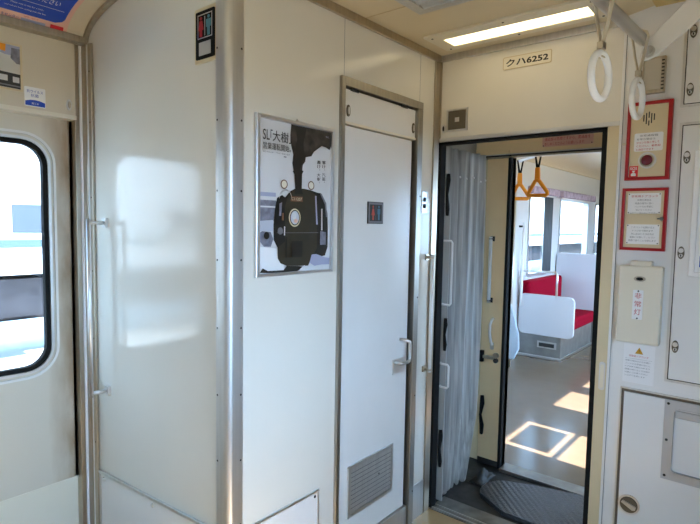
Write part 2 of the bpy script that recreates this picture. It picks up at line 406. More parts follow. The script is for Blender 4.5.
# ------------------------------------------------------------------ toilet wall: poster, panel, switch, handrail
t = thing('steam_train_poster', (0, -.947, 1.234), 'framed poster of a black steam locomotive under dark smoke on the white wall', 'poster')
PF = lambda u, v, n: Vector((n, -1.132 + u, 1.234 + v))
MB(PF).ring(rect4(0, 0, .372, .520), rect4(.017, .010, .358, .508), 0, .014, 'steel_light').build('frame', t, bevel=.003)
MB(PF).prism([(.178, .518), (.194, .518), (.186, .529)], 0, .006, 'bronze_steel').build('hook', t)
ps = MB(PF); ps.box(.015, .360, .008, .510, .002, .004, 'poster_paper')
n = .0043
def lay(pts, m):
    global n
    n += .00025; ps.poly(pts, n, m)
lay([(.019, .250), (.092, .250), (.092, .182), (.019, .182)], 'shed_print'); lay([(.019, .231), (.09, .231), (.09, .226), (.019, .226)], 'poster_paper')
lay([(.019, .275), (.090, .275), (.090, .262), (.019, .262)], 'lilac_print')
lay([(.019, .143), (.031, .149), (.068, .146), (.08, .123), (.069, .098), (.039, .099), (.021, .116)], 'shed_print')
lay([(.019, .182), (.079, .186), (.079, .15), (.019, .149)], 'snow_print')
lay([(.019, .099), (.098, .091), (.1, .057), (.127, .038), (.128, .015), (.019, .011)], 'paper')
smoke = [(.156, .507), (.152, .469), (.157, .435), (.167, .408), (.163, .378), (.172, .344), (.209, .347), (.213, .377), (.225, .39), (.227, .405), (.255, .411), (.268, .428), (.29, .442), (.308, .453), (.331, .45), (.350, .443), (.357, .459), (.357, .507)]
lay(smoke, 'smoke_print')
lay([(.175, .345), (.168, .40), (.185, .46), (.175, .505), (.23, .505), (.215, .45), (.22, .41), (.200, .36)], 'loco_print')
lay([(.14, .271), (.156, .285), (.177, .294), (.218, .296), (.253, .293), (.288, .286), (.307, .285), (.33, .255), (.343, .212), (.346, .161), (.346, .091), (.332, .06), (.311, .058), (.275, .065), (.261, .053), (.244, .027), (.197, .029), (.139, .032), (.111, .042), (.1, .057), (.098, .094), (.08, .12), (.079, .171), (.086, .228), (.094, .259), (.117, .269), (.13, .262)], 'loco_print')
lay([(.144, .273), (.177, .292), (.218, .295), (.257, .288), (.278, .277), (.285, .235), (.288, .087), (.261, .053), (.244, .027), (.139, .032), (.111, .042), (.1, .057), (.098, .094), (.13, .114), (.129, .229)], 'front_print')
lay([(.164, .352), (.172, .342), (.177, .292), (.173, .275), (.214, .277), (.208, .294), (.209, .345), (.216, .357), (.19, .362)], 'loco_print')
lay([(.275, .274), (.282, .274), (.291, .173), (.283, .173)], 'lilac_print')
lay([(.308, .229), (.314, .23), (.316, .152), (.309, .152)], 'poster_paper')
lay([(.25, .038), (.261, .066), (.284, .067), (.33, .054), (.356, .05), (.356, .027), (.312, .028), (.275, .025)], 'lilac_print')
lay([(.02, .015), (.032, .029), (.054, .019), (.124, .018), (.139, .032), (.155, .031), (.189, .029), (.223, .025), (.189, .011), (.069, .011)], 'loco_print')
lay([(.154, .268), (.212, .268), (.212, .250), (.154, .250)], 'rust_print')
n += .0003; ps.text('C11207', .158, .254, .208, .264, n, 'cream')
n += .0003; ps.poly(ell(.174, .195, .028, .031), n, 'cream'); n += .0003; ps.poly(ell(.174, .195, .0235, .0265), n, 'loco_print'); n += .0003; ps.poly(ell(.174, .195, .020, .023), n, 'snow_print')
n += .0003; ps.poly(ell(.170, .201, .011, .012), n, 'poster_paper'); ps.poly(ell(.178, .184, .009, .007), n, 'pink_print')
for cu, cv in ((.122, .305), (.251, .309)):
    n += .0003; ps.poly(ell(cu, cv, .016, .0155), n, 'rust_print'); n += .0003; ps.poly(ell(cu, cv, .012, .012), n, 'cream_box')
n += .0003
ps.tube([(.10 + .028 - .028 * math.cos(a * math.pi / 10), .258 + .030 * math.sin(a * math.pi / 10), n) for a in range(11)], .0012, 'poster_paper', 4)
ps.box(.090, .290, .143, .1445, n - .0002, n, 'grey_print')
ps.box(.122, .127, .135, .165, n - .0002, n, 'poster_paper'); ps.box(.096, .099, .06, .10, n - .0002, n, 'loco_print'); ps.box(.112, .121, .185, .21, n - .0002, n, 'rust_print')
n += .0003
ps.text('SL', .027, .441, .056, .474, n, 'black_print', .008); ps.text('「', .059, .449, .068, .4755, n, 'black_print', .012); ps.text('大樹', .068, .440, .139, .475, n, 'black_print', .008); ps.text('」', .141, .440, .150, .466, n, 'black_print', .012); ps.text('営業運転開始。', .028, .412, .150, .434, n, 'black_print', .008)
ps.text('東武鬼怒川線・下今市〜鬼怒川温泉', .028, .401, .146, .406, n, 'grey_print'); ps.box(.118, .130, .393, .3965, n - .0002, n, 'grey_print')
ps.poly([(.296, .283), (.305, .283), (.330, .25), (.336, .20), (.330, .20), (.322, .246)], n, 'grey_print'); ps.poly([(.300, .10), (.330, .10), (.330, .145), (.300, .15)], n, 'shed_print'); ps.poly(ell(.105, .15, .012, .012), n, 'grey_print'); ps.poly(ell(.045, .135, .012, .012), n, 'loco_print'); ps.poly([(.10, .24), (.112, .245), (.108, .20), (.099, .20)], n, 'shed_print'); ps.box(.13, .136, .06, .13, n - .0002, n, 'loco_print'); ps.box(.158, .210, .060, .115, n - .0002, n, 'loco_print'); ps.poly([(.190, .012), (.196, .012), (.224, .030), (.218, .030)], n, 'poster_paper'); n += .0003
ps.text('響け、汽笛。', .305, .314, .323, .402, n, 'black_print', .012, vertical=True); ps.text('轟け、大樹。', .279, .312, .297, .400, n, 'black_print', .012, vertical=True)
ps.text('SL', .322, .484, .342, .490, n, 'lilac_print')
ps.build('printed_sheet', t, recalc=False)
t = thing('access_panel', (0, -.985, .05), 'low access panel outlined in steel at the foot of the white poster wall', 'panel')
MB(TOI).box(-1.165, -.815, .05, .406, 0, .002, 'panel').build('cover', t)
MB(TOI).ring(rect4(-1.168, .045, -.811, .412), rect4(-1.162, .051, -.818, .404), 0, .005, 'steel_light').build('edging', t)
MB(TOI).dome(-.832, .390, .002, .006, .003, 'dark', 10).build('screw', t)
t = thing('switch_plate', (0, -.115, 1.465), 'small pale switch plate with two black buttons beside the toilet door', 'switch')
MB(TOI).box(-.138, -.097, 1.465, 1.565, 0, .003, 'steel_light').build('plate', t, bevel=.001)
for zz in (1.498, 1.528): MB(TOI).box(-.126, -.108, zz - .010, zz + .010, .003, .008, 'dark').build('button', t, bevel=.002)
def handrail(name, fr, u, v0, v1, off, r, label, group, matr='white_enamel', bm='bronze_steel', bu=0):
    p = fr(u, v0, 0); t = thing(name, p, label, 'handrail', group)
    MB(fr).tube([(u, v0, off), (u, v1, off)], r, matr, 12).build('rail', t)
    for vv in (v0 + .012, v1 - .012):
        MB(fr).box(u - .013, u + .013, vv - .014, vv + .014, 0, .008, bm).tube([(u, vv, .006), (u, vv, off)], .007, bm, 8).dome(u, vv, off - .002, r * 1.15, .012, bm, 10).build('bracket', t)
    return t
handrail('handrail', TOI, -.082, .715, 1.272, .034, .0085, 'white vertical handrail on the narrow wall between toilet door and gangway', None)

# ------------------------------------------------------------------ partition
t = thing('kick_panel', (-.46, -1.226, .02), 'lower wall panel with a slanting steel top strip under the glossy partition', 'panel')
tr = MB(PAR)
pts = [(-.866, .350), (-.064, .400), (-.064, .413), (-.866, .363)]
MB(PAR).prism([(-.862, .02), (-.066, .02), (-.066, .400), (-.862, .352)], 0, .002, 'panel').build('cover', t)
MB(PAR).prism(pts, 0, .010, 'steel').box(-.868, -.858, .02, .352, 0, .006, 'steel').build('edging', t, bevel=.002)
for uu, vv in ((-.832, .331), (-.454, .354)): MB(PAR).dome(uu, vv, .002, .009, .008, 'steel', 12).build('knob', t)
t = thing('toilet_indicator', (-.12, -1.226, 1.9070), 'tall black toilet indicator on a cream plate high on the glossy partition', 'sign')
MB(lambda u, v, n: PAR(u + .008, v, n)).prism(rr(-.178, 1.9040, -.062, 2.0720, .006), 0, .006, 'cream').build('plate', t, bevel=.001)
q = MB(lambda u, v, n: PAR(u + .008, v, n)); q.prism(rr(-.168, 1.9160, -.072, 2.0600, .004), .006, .009, 'rubber')
q.ring(rect4(-.157, 1.9770, -.083, 2.0500), rect4(-.154, 1.9800, -.086, 2.0470), .009, .0095, 'steel_light'); q.box(-.1215, -.1185, 1.9840, 2.0420, .009, .0097, 'steel_light')
q.build('display', t)
q = MB(lambda u, v, n: PAR(u + .008, v, n)); person(q, -.139, 1.9820, .062, .0100, 'sign_red', True, 1.2); person(q, -.100, 1.9820, .062, .0100, 'sign_cyan', False, 1.2); q.build('pictogram', t)
MB(lambda u, v, n: PAR(u + .008, v, n)).box(-.150, -.090, 1.9260, 1.9660, .009, .0098, 'lamp_grey').build('lamp_pane', t)
t = thing('handrail', (-.78, -1.226, .70), 'upright steel handrail held off the partition beside the side door', 'handrail')
MB(PAR).tube([(-.78, 1.412, .072), (-.78, .708, .072)], .0075, 'steel_light', 12).build('rail', t)
for vv in (1.398, .722):
    MB(PAR).box(-.795, -.765, vv - .018, vv + .018, 0, .012, 'steel').tube([(-.78, vv, .006), (-.78, vv, .072)], .008, 'steel', 8).build('bracket', t)

# ------------------------------------------------------------------ left side: jambs, transom, rail, door
j = MB(); j.box(-1.0, -.955, -1.262, -1.244, 0, 2.115, 'bronze_steel').box(-1.0, -.950, -1.244, -1.231, 0, 2.115, 'white').box(-.950, -.912, -1.236, -1.226, 0, 2.11, 'bronze_steel').box(-.912, -.892, -1.2335, -1.226, 0, 2.11, 'white').box(-.892, -.868, -1.237, -1.226, 0, 2.11, 'bronze_steel')
for zz in (.48, .92, 1.2, 1.5, 1.8, 2.0): (setattr(j, 'fr', lambda u, v, n: Vector((u, -1.237 - n, v))), j.dome(-.880, zz, 0, .0035, .0015, 'dark', 8))
struct(j.build('trim_door_jamb', bevel=.002))
struct(MB(LEF).box(-2.7, -1.262, 2.112, 2.138, -.03, .045, 'bronze_steel').box(-1.262, -1.230, 2.112, 2.138, -.03, .045, 'bronze_steel').build('trim_cove_rail', bevel=.003))
tp = struct(MB(LEF).box(-2.7, -1.262, 1.822, 2.112, -.06, 0, 'old_paint').box(-2.7, -1.262, 1.812, 1.828, -.06, .008, 'cream_box').build('trim_door_transom'))
MB(LEF).prism(ell(-1.287, 1.868, .011, .022, 16), 0, .003, 'steel').prism(ell(-1.287, 1.868, .005, .014, 12), .003, .006, 'bronze_steel').build('lock', tp)
d1 = sroot('door_1', (-1.0, -1.6, 0))
DR = lambda u, v, n: Vector((-1.0 + n, u, v))
wi = rr(-1.83, .807, -1.363, 1.71, .088, 8)
q = MB(DR); q.ring(rect4(-1.915, .02, -1.258, 1.84, 8), wi, -.035, 0, 'door_stained'); q.build('leaf', d1)
q = MB(DR); q.ring(rr(-1.868, .769, -1.325, 1.748, .12, 8), rr(-1.858, .779, -1.335, 1.738, .112, 8), 0, .006, 'door_paint'); q.ring(rr(-1.848, .789, -1.345, 1.728, .104, 8), rr(-1.838, .799, -1.355, 1.718, .096, 8), 0, .007, 'steel_light'); q.build('window_frame', d1)
MB(DR).ring(rr(-1.836, .801, -1.357, 1.716, .094, 8), rr(-1.818, .819, -1.375, 1.698, .080, 8), -.02, .006, 'rubber').build('gasket', d1)
MB(DR).prism(rr(-1.832, .805, -1.361, 1.712, .09, 8), -.016, -.012, 'glass').build('pane', d1)
MB(DR).box(-1.915, -1.262, .02, .305, 0, .003, 'cream_box').build('lower_band', d1)  # cream band across the foot of the door leaf
MB(DR).box(-1.258, -1.238, 0, 1.84, -.04, -.012, 'gap').build('rebate', d1)
struct(MB(DR).box(-2.7, -1.915, 0, 2.1, -.04, .03, 'door_paint').build('wall_left_pocket'))
struct(MB().box(-1.08, -1.04, -1.9, 0, 0, .02, 'wall').box(-1.08, -1.02, -1.25, 0, 0, 2.35, 'wall').box(-1.08, -1.0, -1.27, -1.2, 0, 2.35, 'wall').build('wall_left_toilet'))
# photo card, sticker, cove advertisement
t = thing('train_photo', (LX, -1.56, 1.885), 'small framed photograph of a silver train above the side door window', 'picture')
MB(LEF).ring(rect4(-1.665, 1.885, -1.455, 2.056), rect4(-1.658, 1.892, -1.462, 2.049), 0, .006, 'cream').build('frame', t, bevel=.001)
q = MB(LEF).box(-1.659, -1.461, 1.891, 2.050, 0, .002, 'poster_paper')
q.poly([(-1.659, 2.012), (-1.461, 2.012), (-1.461, 2.05), (-1.659, 2.05)], .0023, 'lilac_print'); q.poly([(-1.53, 2.025), (-1.51, 2.022), (-1.508, 2.05), (-1.528, 2.05)], .0026, 'orange')
q.poly([(-1.495, 1.985), (-1.461, 1.985), (-1.461, 2.04), (-1.49, 2.04)], .0025, 'shed_print')
q.poly([(-1.659, 1.955), (-1.461, 1.945), (-1.463, 1.975), (-1.50, 2.008), (-1.54, 2.020), (-1.659, 2.022)], .0028, 'steel_light')
q.poly([(-1.659, 1.895), (-1.461, 1.893), (-1.461, 1.947), (-1.659, 1.953)], .003, 'dark'); q.poly([(-1.56, 1.917), (-1.505, 1.917), (-1.505, 1.938), (-1.56, 1.938)], .0034, 'poster_paper'); q.poly([(-1.488, 1.915), (-1.466, 1.915), (-1.466, 1.935), (-1.488, 1.936)], .0034, 'poster_paper'); q.poly([(-1.659, 1.902), (-1.461, 1.899), (-1.461, 1.904), (-1.659, 1.908)], .0034, 'grey_print')
q.build('print', t, recalc=False)
q = MB(LEF).prism(rr(-1.449, 1.838, -1.375, 1.911, .004), 0, .0008, 'paper'); q.text('抗ウイルス', -1.441, 1.889, -1.384, 1.901, .0011, 'indigo_print'); q.text('抗菌', -1.427, 1.874, -1.400, 1.886, .0011, 'indigo_print')
q.poly([(-1.447, 1.841), (-1.377, 1.841), (-1.377, 1.857), (-1.395, 1.862), (-1.412, 1.8635), (-1.43, 1.862), (-1.447, 1.857)], .0011, 'blue_print'); q.text('施工済', -1.425, 1.846, -1.400, 1.854, .0014, 'paper')
tag(q.build('notice_sticker', recalc=False), 'small white sticker with a blue band above the side door window', 'sticker')
# cove mapping: u = Y, s = metres up along the cove curve, n = out of it
CT = [0.0]; CP = [cove_pt(i / 60) for i in range(61)]
for i in range(60): CT.append(CT[-1] + math.hypot(CP[i + 1][0] - CP[i][0], CP[i + 1][1] - CP[i][1]))
def COVE(u, s, n):
    i = 0
    s = max(0, min(s, CT[-1] - 1e-6))
    while CT[i + 1] < s: i += 1
    f = (s - CT[i]) / (CT[i + 1] - CT[i]); x = CP[i][0] + f * (CP[i + 1][0] - CP[i][0]); z = CP[i][1] + f * (CP[i + 1][1] - CP[i][1])
    nx, nz = -(x + .55) / .37 ** 2, -(z - 2.12) / .125 ** 2; l = math.hypot(nx, nz)
    return Vector((x + n * nx / l, u, z + n * nz / l))
t = thing('advertisement', COVE(-1.6, .02, 0), 'blue and pink queueing notice curving over the cove above the side door', 'poster')
def strip(mb, u0, u1, s0, s1, n, m, r=0):
    K = 24
    for i in range(K):
        a = s0 + (s1 - s0) * i / K; b = s0 + (s1 - s0) * (i + 1) / K
        def ue(s):
            d = min(s - s0, s1 - s)
            return u1 - (r - math.sqrt(max(0, r * r - (r - d) ** 2)) if d < r else 0)
        mb.add([(u0, a, n), (ue(a), a, n), (ue(b), b, n), (u0, b, n)], [(0, 1, 2, 3)], m)
q = MB(COVE); strip(q, -1.95, -1.306, .012, .30, .002, 'pink_print'); strip(q, -1.94, -1.324, .046, .27, .0026, 'blue_print', .03)
q.box(-1.9, -1.340, .105, .1065, .003, .0032, 'paper')
q.text('Please wait in line for a train,', -1.515, .081, -1.405, .089, .0032, 'paper'); q.text('and refrain from cutting into the line.', -1.53, .063, -1.392, .071, .0032, 'paper')
q.text('整列乗車にご協力ください', -1.62, .125, -1.365, .155, .0032, 'paper')
q.text('お客さまセンター', -1.57, .022, -1.475, .034, .0032, 'purple_print'); q.box(-1.468, -1.385, .019, .031, .003, .0032, 'lilac_print'); q.text('お問い合わせ', -1.46, .035, -1.41, .041, .0032, 'red_print')
q.build('printed_sheet', t, recalc=False)
tag(MB(COVE).box(-1.368, -1.322, .016, .036, .003, .007, 'bright_red').build('holder_tab'), 'small red plastic tab holding the blue notice on its rail', 'clip')

# ------------------------------------------------------------------ end wall
EW = MB(END)
EW.box(0, .80, 1.82, 2.22, -.06, 0, 'wall').box(.80, 1.75, 0, 2.3, -.06, 0, 'panel').box(.79, .80, 0, 2.2, -.06, .004, 'panel').box(-.05, 0, 0, 2.3, -.06, -.001, 'wall')
EW.box(.8, .8012, 0, 2.2, 0, .0045, 'grey_print')
struct(EW.build('wall_end'))
f = sroot('door_3', (.375, 0, 0))
fm = MB(END); fm.box(.748, .790, 0, 1.82, -.06, .002, 'cream').box(.0, .79, 1.803, 1.82, -.06, .006, 'steel_light').build('frame', f, bevel=.002)
MB(END).box(.728, .748, 0, 1.803, -.05, -.004, 'rubber').box(0, .014, 0, 1.803, -.05, -.004, 'rubber').box(0, .748, 1.792, 1.803, -.05, -.004, 'rubber').build('gasket', f)
hp = MB(END).prism(rr(.762, .770, .785, .884, .010), .002, .005, 'steel_light').build('handle', f, bevel=.001)
MB(END).prism(rr(.767, .780, .780, .874, .006), .005, .0056, 'cream_box').build('recess', hp)
t = thing('number_plate', (.415, 0, 2.085), 'cream carriage number plate with black numerals above the gangway opening', 'sign')
MB(END).prism(rr(.311, 2.086, .520, 2.139, .006), 0, .003, 'cream_box').ring(rr(.311, 2.086, .520, 2.139, .006), rr(.3135, 2.0885, .5175, 2.1365, .005), .003, .0034, 'tan_paint').build('plate', t)
MB(END).text('クハ6252', .324, 2.098, .507, 2.128, .0035, 'black_print', .03).build('lettering', t, recalc=False)
t = thing('speaker_plate', (.096, 0, 1.847), 'square grey steel plate above the left end of the gangway opening', 'plate')
MB(END).ring(rect4(.041, 1.847, .150, 1.950), rect4(.05, 1.856, .141, 1.941), 0, .006, 'steel').box(.05, .141, 1.856, 1.941, 0, .003, 'plate_grey').build('plate', t, bevel=.001)
MB(END).box(.085, .107, 1.89, 1.91, .003, .0045, 'steel').build('plate_cover', t)
q = MB(END).prism(ell(.026, 1.864, .010, .020, 16), 0, .003, 'steel').prism(ell(.026, 1.864, .004, .012, 12), .003, .006, 'dark')
tag(q.build('panel_lock'), 'small oval steel lock just above the upper left gangway corner', 'lock')
# emergency intercom
t = thing('emergency_intercom', (.890, 0, 1.592), 'cream emergency call panel framed in red with a dark red button', 'intercom')
MB(END).ring(rect4(.820, 1.592, .967, 1.878), rect4(.832, 1.604, .953, 1.866), 0, .022, 'red').build('frame', t, bevel=.002)
MB(END).box(.831, .954, 1.603, 1.867, 0, .014, 'cream').build('panel', t)
q = MB(END)
for i, (a, b) in enumerate(((1.807, 1.831), (1.797, 1.837), (1.791, 1.809), (1.799, 1.835), (1.809, 1.833))):
    uu = .874 + i * .0085; q.box(uu - .002, uu + .002, a, b, .014, .0144, 'black_print')
q.box(.889, .893, 1.819, 1.841, .014, .0144, 'black_print'); q.build('speaker_slots', t)
q = MB(END).prism(rr(.846, 1.698, .941, 1.765, .006), .014, .0148, 'paper')
for i, (s_, w) in enumerate((('非常通報器', .06), ('非常の場合は', .062), ('ボタンを強く押して', .075), ('ください。乗務員', .08), ('と通話できます', .058))): q.text(s_, .854 if i else .864, 1.751 - i * .0125, (.854 if i else .864) + w, 1.759 - i * .0125, .0152, 'red_print' if i > 1 else 'grey_print')
q.build('label_card', t, recalc=False)
b_ = MB(END).disc(.893, 1.664, .014, .020, .030, 'steel_light', 24).disc(.893, 1.664, .020, .0225, .024, 'chrome', 24).build('button_bezel', t)
MB(END).dome(.893, 1.664, .0225, .019, .006, 'burgundy', 20).build('button', b_)
q = MB(END).box(.834, .864, 1.605, 1.645, .014, .0146, 'bright_red'); q.text('SOS', .837, 1.631, .861, 1.641, .015, 'paper', .02)
q.prism([(.841, 1.608), (.857, 1.608), (.858, 1.615), (.853, 1.620), (.845, 1.620), (.840, 1.615)], .0146, .015, 'paper').poly([(.847, 1.621), (.851, 1.621), (.855, 1.628), (.843, 1.628)], .015, 'paper')
q.build('call_sticker', t, recalc=False)
MB(END).box(.808, .822, 1.726, 1.731, 0, .024, 'chrome').build('latch', t)
# notice case
t = thing('notice_case', (.890, 0, 1.332), 'red framed cream door carrying two white notices below the call panel', 'cabinet')
MB(END).ring(rect4(.815, 1.330, .967, 1.563), rect4(.826, 1.341, .955, 1.552), 0, .018, 'red').build('frame', t, bevel=.002)
MB(END).box(.825, .956, 1.340, 1.553, 0, .010, 'cream').build('panel', t)
for k_, (a, b, lines, ttl) in enumerate(((1.468, 1.544, ('非常の場合は', '係員の指示に従い', 'ハンドルを手前に', '引いてください', 'みだりに扱わないで下さい'), '非常用ドアコック'), (1.354, 1.428, ('このコックを開けると', 'ドアが手で開きます', '外に出るときは左右の', '電車に注意してください', '無断で扱うことを禁じます'), None))):
    q = MB(END).box(.835, .945, a, b, .010, .0112, 'paper')
    z = b - .012
    if ttl: q.text(ttl, .846, z - .004, .934, z + .005, .0115, 'red_print'); z -= .014
    for s_ in lines:
        w = min(.092, .0077 * len(s_)); q.text(s_, .89 - w / 2, z - .003, .89 + w / 2, z + .004, .0115, 'grey_print'); z -= .0122
    for uu in (.839, .941):
        for vv in (a + .004, b - .004): q.disc(uu, vv, .0112, .0125, .0022, 'dark', 8)
    q.build('notice', t, recalc=False)
MB(END).disc(.951, 1.449, .010, .018, .007, 'chrome', 14).box(.938, .958, 1.446, 1.452, .018, .024, 'chrome').build('latch', t)
# emergency lamp box
t = thing('emergency_lamp_box', (.885, 0, .97), 'cream wall box with a red lettered white tag below the red framed cases', 'box')
MB(lambda u, v, n: END(u + .014, v + .012, n)).prism([(.809, .97), (.955, .97), (.955, 1.262), (.809, 1.262)], 0, .042, 'cream_box').build('body', t, bevel=.006)
MB(lambda u, v, n: END(u + .014, v + .012, n)).box(.845, .918, 1.258, 1.280, 0, .034, 'cream_box').build('tab', t, bevel=.004)
MB(lambda u, v, n: END(u + .014, v + .012, n)).prism(ell(.882, 1.214, .020, .010, 18), .042, .044, 'bronze_steel').prism(ell(.882, 1.214, .012, .006, 12), .044, .046, 'rubber').build('lock', t)
q = MB(lambda u, v, n: END(u + .014, v + .012, n)).prism(rr(.862, 1.062, .897, 1.172, .002), .042, .0432, 'paper')
for i, ch in enumerate('非常灯'): q.text(ch, .869, 1.140 - i * .0305, .891, 1.162 - i * .0305, .0436, 'red_print')
q.disc(.880, 1.168, .0432, .045, .003, 'dark', 8).disc(.880, 1.066, .0432, .045, .003, 'dark', 8); q.build('name_tag', t, recalc=False)
q = MB(END).box(.847, .954, .822, .972, 0, .0008, 'paper'); q.prism([(.886, .936), (.914, .936), (.900, .961)], .0008, .0012, 'amber').box(.8988, .9012, .945, .953, .0012, .0015, 'black_print').box(.8988, .9012, .940, .942, .0012, .0015, 'black_print')
q.text('非常用ドアコック', .866, .922, .932, .930, .0012, 'red_print'); q.box(.853, .945, .915, .9155, .0008, .0011, 'grey_print')
for i, s_ in enumerate(('非常の場合はふたを開け', 'ハンドルを手前に引くと', 'ドアは手で開けられます', '線路に降りるときは他の', '列車にご注意ください', 'いたずらを禁じます')): q.text(s_, .854, .904 - i * .0115, .854 + .0078 * len(s_), .9095 - i * .0115, .0011, 'grey_print')
tag(q.build('caution_sticker', recalc=False), 'white caution sticker with a yellow triangle under the cream wall box', 'sticker')
# small vent box high on the wall
t = thing('vent_box', (.9, 0, 1.915), 'small steel framed vent box above the red call panel', 'vent')
MB(END).ring(rect4(.862, 1.905, .936, 2.033), rect4(.868, 1.917, .922, 2.025), 0, .026, 'bronze_steel').build('frame', t, bevel=.002)
q = MB(END).box(.868, .922, 1.917, 2.025, 0, .022, 'vent_panel')
q.build('panel', t)
q = MB(END)
for i in range(9): q.box(.925, .934, 1.915 + i * .0125, 1.920 + i * .0125, .026, .0275, 'dark')
q.build('louvre', t)
# cabinets
def lockset(par, u, v, n):
    q = MB(END).prism(ell(u, v, .011, .023, 16), n, n + .003, 'plate_grey').disc(u, v + .008, n + .003, n + .008, .0085, 'steel_light', 12).disc(u, v - .010, n + .003, n + .006, .006, 'steel', 12).box(u - .002, u + .002, v - .014, v - .006, n + .006, n + .007, 'dark'); return q.build('lock', par)
def edged(t, u0, u1, v0, v1, w=.006):
    MB(END).box(u0, u1, v0, v1, 0, .006, 'panel').build('door', t, bevel=.002)
    MB(END).ring(rect4(u0 - .012, v0 - .012, u1 + .012, v1 + .012), rect4(u0 - .003, v0 - .003, u1 + .003, v1 + .003), 0, .004, 'steel').ring(rect4(u0 - .004, v0 - .004, u1 + .004, v1 + .004), rect4(u0 + .001, v0 + .001, u1 - .001, v1 - .001), 0, .0022, 'gap').build('frame', t)
t = thing('upper_cabinet', (1.2, 0, 1.85), 'high narrow cabinet door beside the vent box near the ceiling', 'cabinet'); edged(t, .998, 1.5, 1.858, 2.16)
lockset(t, 1.014, 2.105, .006); lockset(t, 1.014, 1.905, .006)
t = thing('wall_cabinet', (1.2, 0, .86), 'tall white cabinet door right of the red framed cases', 'cabinet'); edged(t, 1.000, 1.5, .862, 1.780)
for vv in (1.668, 1.328, .985): lockset(t, 1.017, vv, .006)
t = thing('hatch_cabinet', (1.15, 0, .05), 'lower white cabinet door with recessed steel tray and round lock', 'cabinet')
MB(END).ring(rect4(.858, .06, 1.5, .784), rect4(1.012, .506, 1.29, .762), 0, .008, 'panel').build('door', t)
MB(END).ring(rect4(.846, .048, 1.512, .797), rect4(.857, .059, 1.501, .785), 0, .003, 'tan_dark').ring(rect4(.843, .045, 1.515, .801), rect4(.848, .050, 1.51, .796), 0, .008, 'steel').build('frame', t)
q = MB(END).ring(rect4(.996, .486, 1.312, .786), rect4(1.028, .518, 1.275, .752), .006, .012, 'tray_steel')
q.ring(rr(1.022, .512, 1.281, .758, .015), rr(1.028, .518, 1.275, .752, .012), -.045, .014, 'tray_steel')
for vv in (.500, .635, .772): q.dome(1.008, vv, .012, .005, .003, 'dark', 8)
tray = q.build('tray_frame', t)
MB(END).box(1.02, 1.283, .51, .76, -.048, -.040, 'tray_steel').build('tray', tray)
MB(END).box(1.03, 1.273, .722, .750, -.03, .012, 'tray_steel').build('flap', tray, bevel=.004)
q = MB(END).disc(.896, .345, .006, .012, .038, 'steel_light', 28).disc(.896, .345, .012, .0135, .031, 'dark', 28).disc(.896, .345, .0135, .015, .029, 'plate_grey', 28)
q.prism([(.870, .352), (.876, .360), (.922, .345), (.920, .333), (.910, .330)], .015, .022, 'steel').build('round_lock', t)
t = thing('timetable_frame', (1.15, -.006, 1.245), 'white framed notice board on the tall white cabinet door', 'frame')
MB(END).ring(rect4(1.043, 1.245, 1.40, 1.690), rect4(1.062, 1.262, 1.382, 1.672), .006, .022, 'white_plastic').build('frame', t, bevel=.004)
q = MB(END).box(1.060, 1.384, 1.260, 1.674, .006, .012, 'paper').box(1.075, 1.37, 1.28, 1.32, .012, .0125, 'blue_print'); q.build('sheet', t)

# ------------------------------------------------------------------ ceiling fittings
t = thing('ceiling_lamp', (.43, -.17, 2.2), 'long cream framed fluorescent ceiling lamp above the gangway opening', 'lamp')
q = MB(CEI).ring(rect4(.080, -.285, .775, -.085), rect4(.138, -.222, .717, -.122), 0, .010, 'cream_box')
for uu in (.11, .42, .74): q.disc(uu, -.262, .010, .012, .005, 'dark', 8).disc(uu, -.103, .010, .012, .005, 'dark', 8)
q.build('frame', t, bevel=.002)
MB(CEI).box(.136, .719, -.224, -.120, .001, .006, 'lens').build('diffuser', t)
dup(t, (.43, -1.75, 2.2), 'added unseen copy of the ceiling lamp between the two side doors')  # extra lamp out of view, added to warm the upper walls
t = thing('ceiling_vent', (.4, -.72, 2.2), 'grey framed black ceiling grille near the top edge', 'vent')
MB(CEI).ring(rect4(.205, -.93, .60, -.512), rect4(.245, -.89, .56, -.552), 0, .010, 'steel').build('frame', t, bevel=.002)
q = MB(CEI).box(.245, .56, -.89, -.552, .0005, .001, 'gap')
for i in range(9):
    vv = -.88 + i * .0385
    q.add([(.245, vv, .001), (.56, vv, .001), (.56, vv + .022, .008), (.245, vv + .022, .008), (.245, vv + .002, .001), (.56, vv + .002, .001), (.56, vv + .024, .008), (.245, vv + .024, .008)], [(0, 1, 2, 3), (7, 6, 5, 4), (0, 4, 5, 1), (2, 6, 7, 3), (0, 3, 7, 4), (1, 5, 6, 2)], 'steel')
q.build('grille', t)
t = thing('ceiling_hatch', (1.15, -.3, 2.2), 'yellow brown hatch in the ceiling above the cabinets', 'hatch')
MB(CEI).box(.905, 1.40, -.55, -.078, 0, .012, 'yellow_hatch').build('cover', t, bevel=.003)
MB(CEI).box(1.1, 1.2, -.3, -.29, .012, .018, 'steel').build('handle', t)

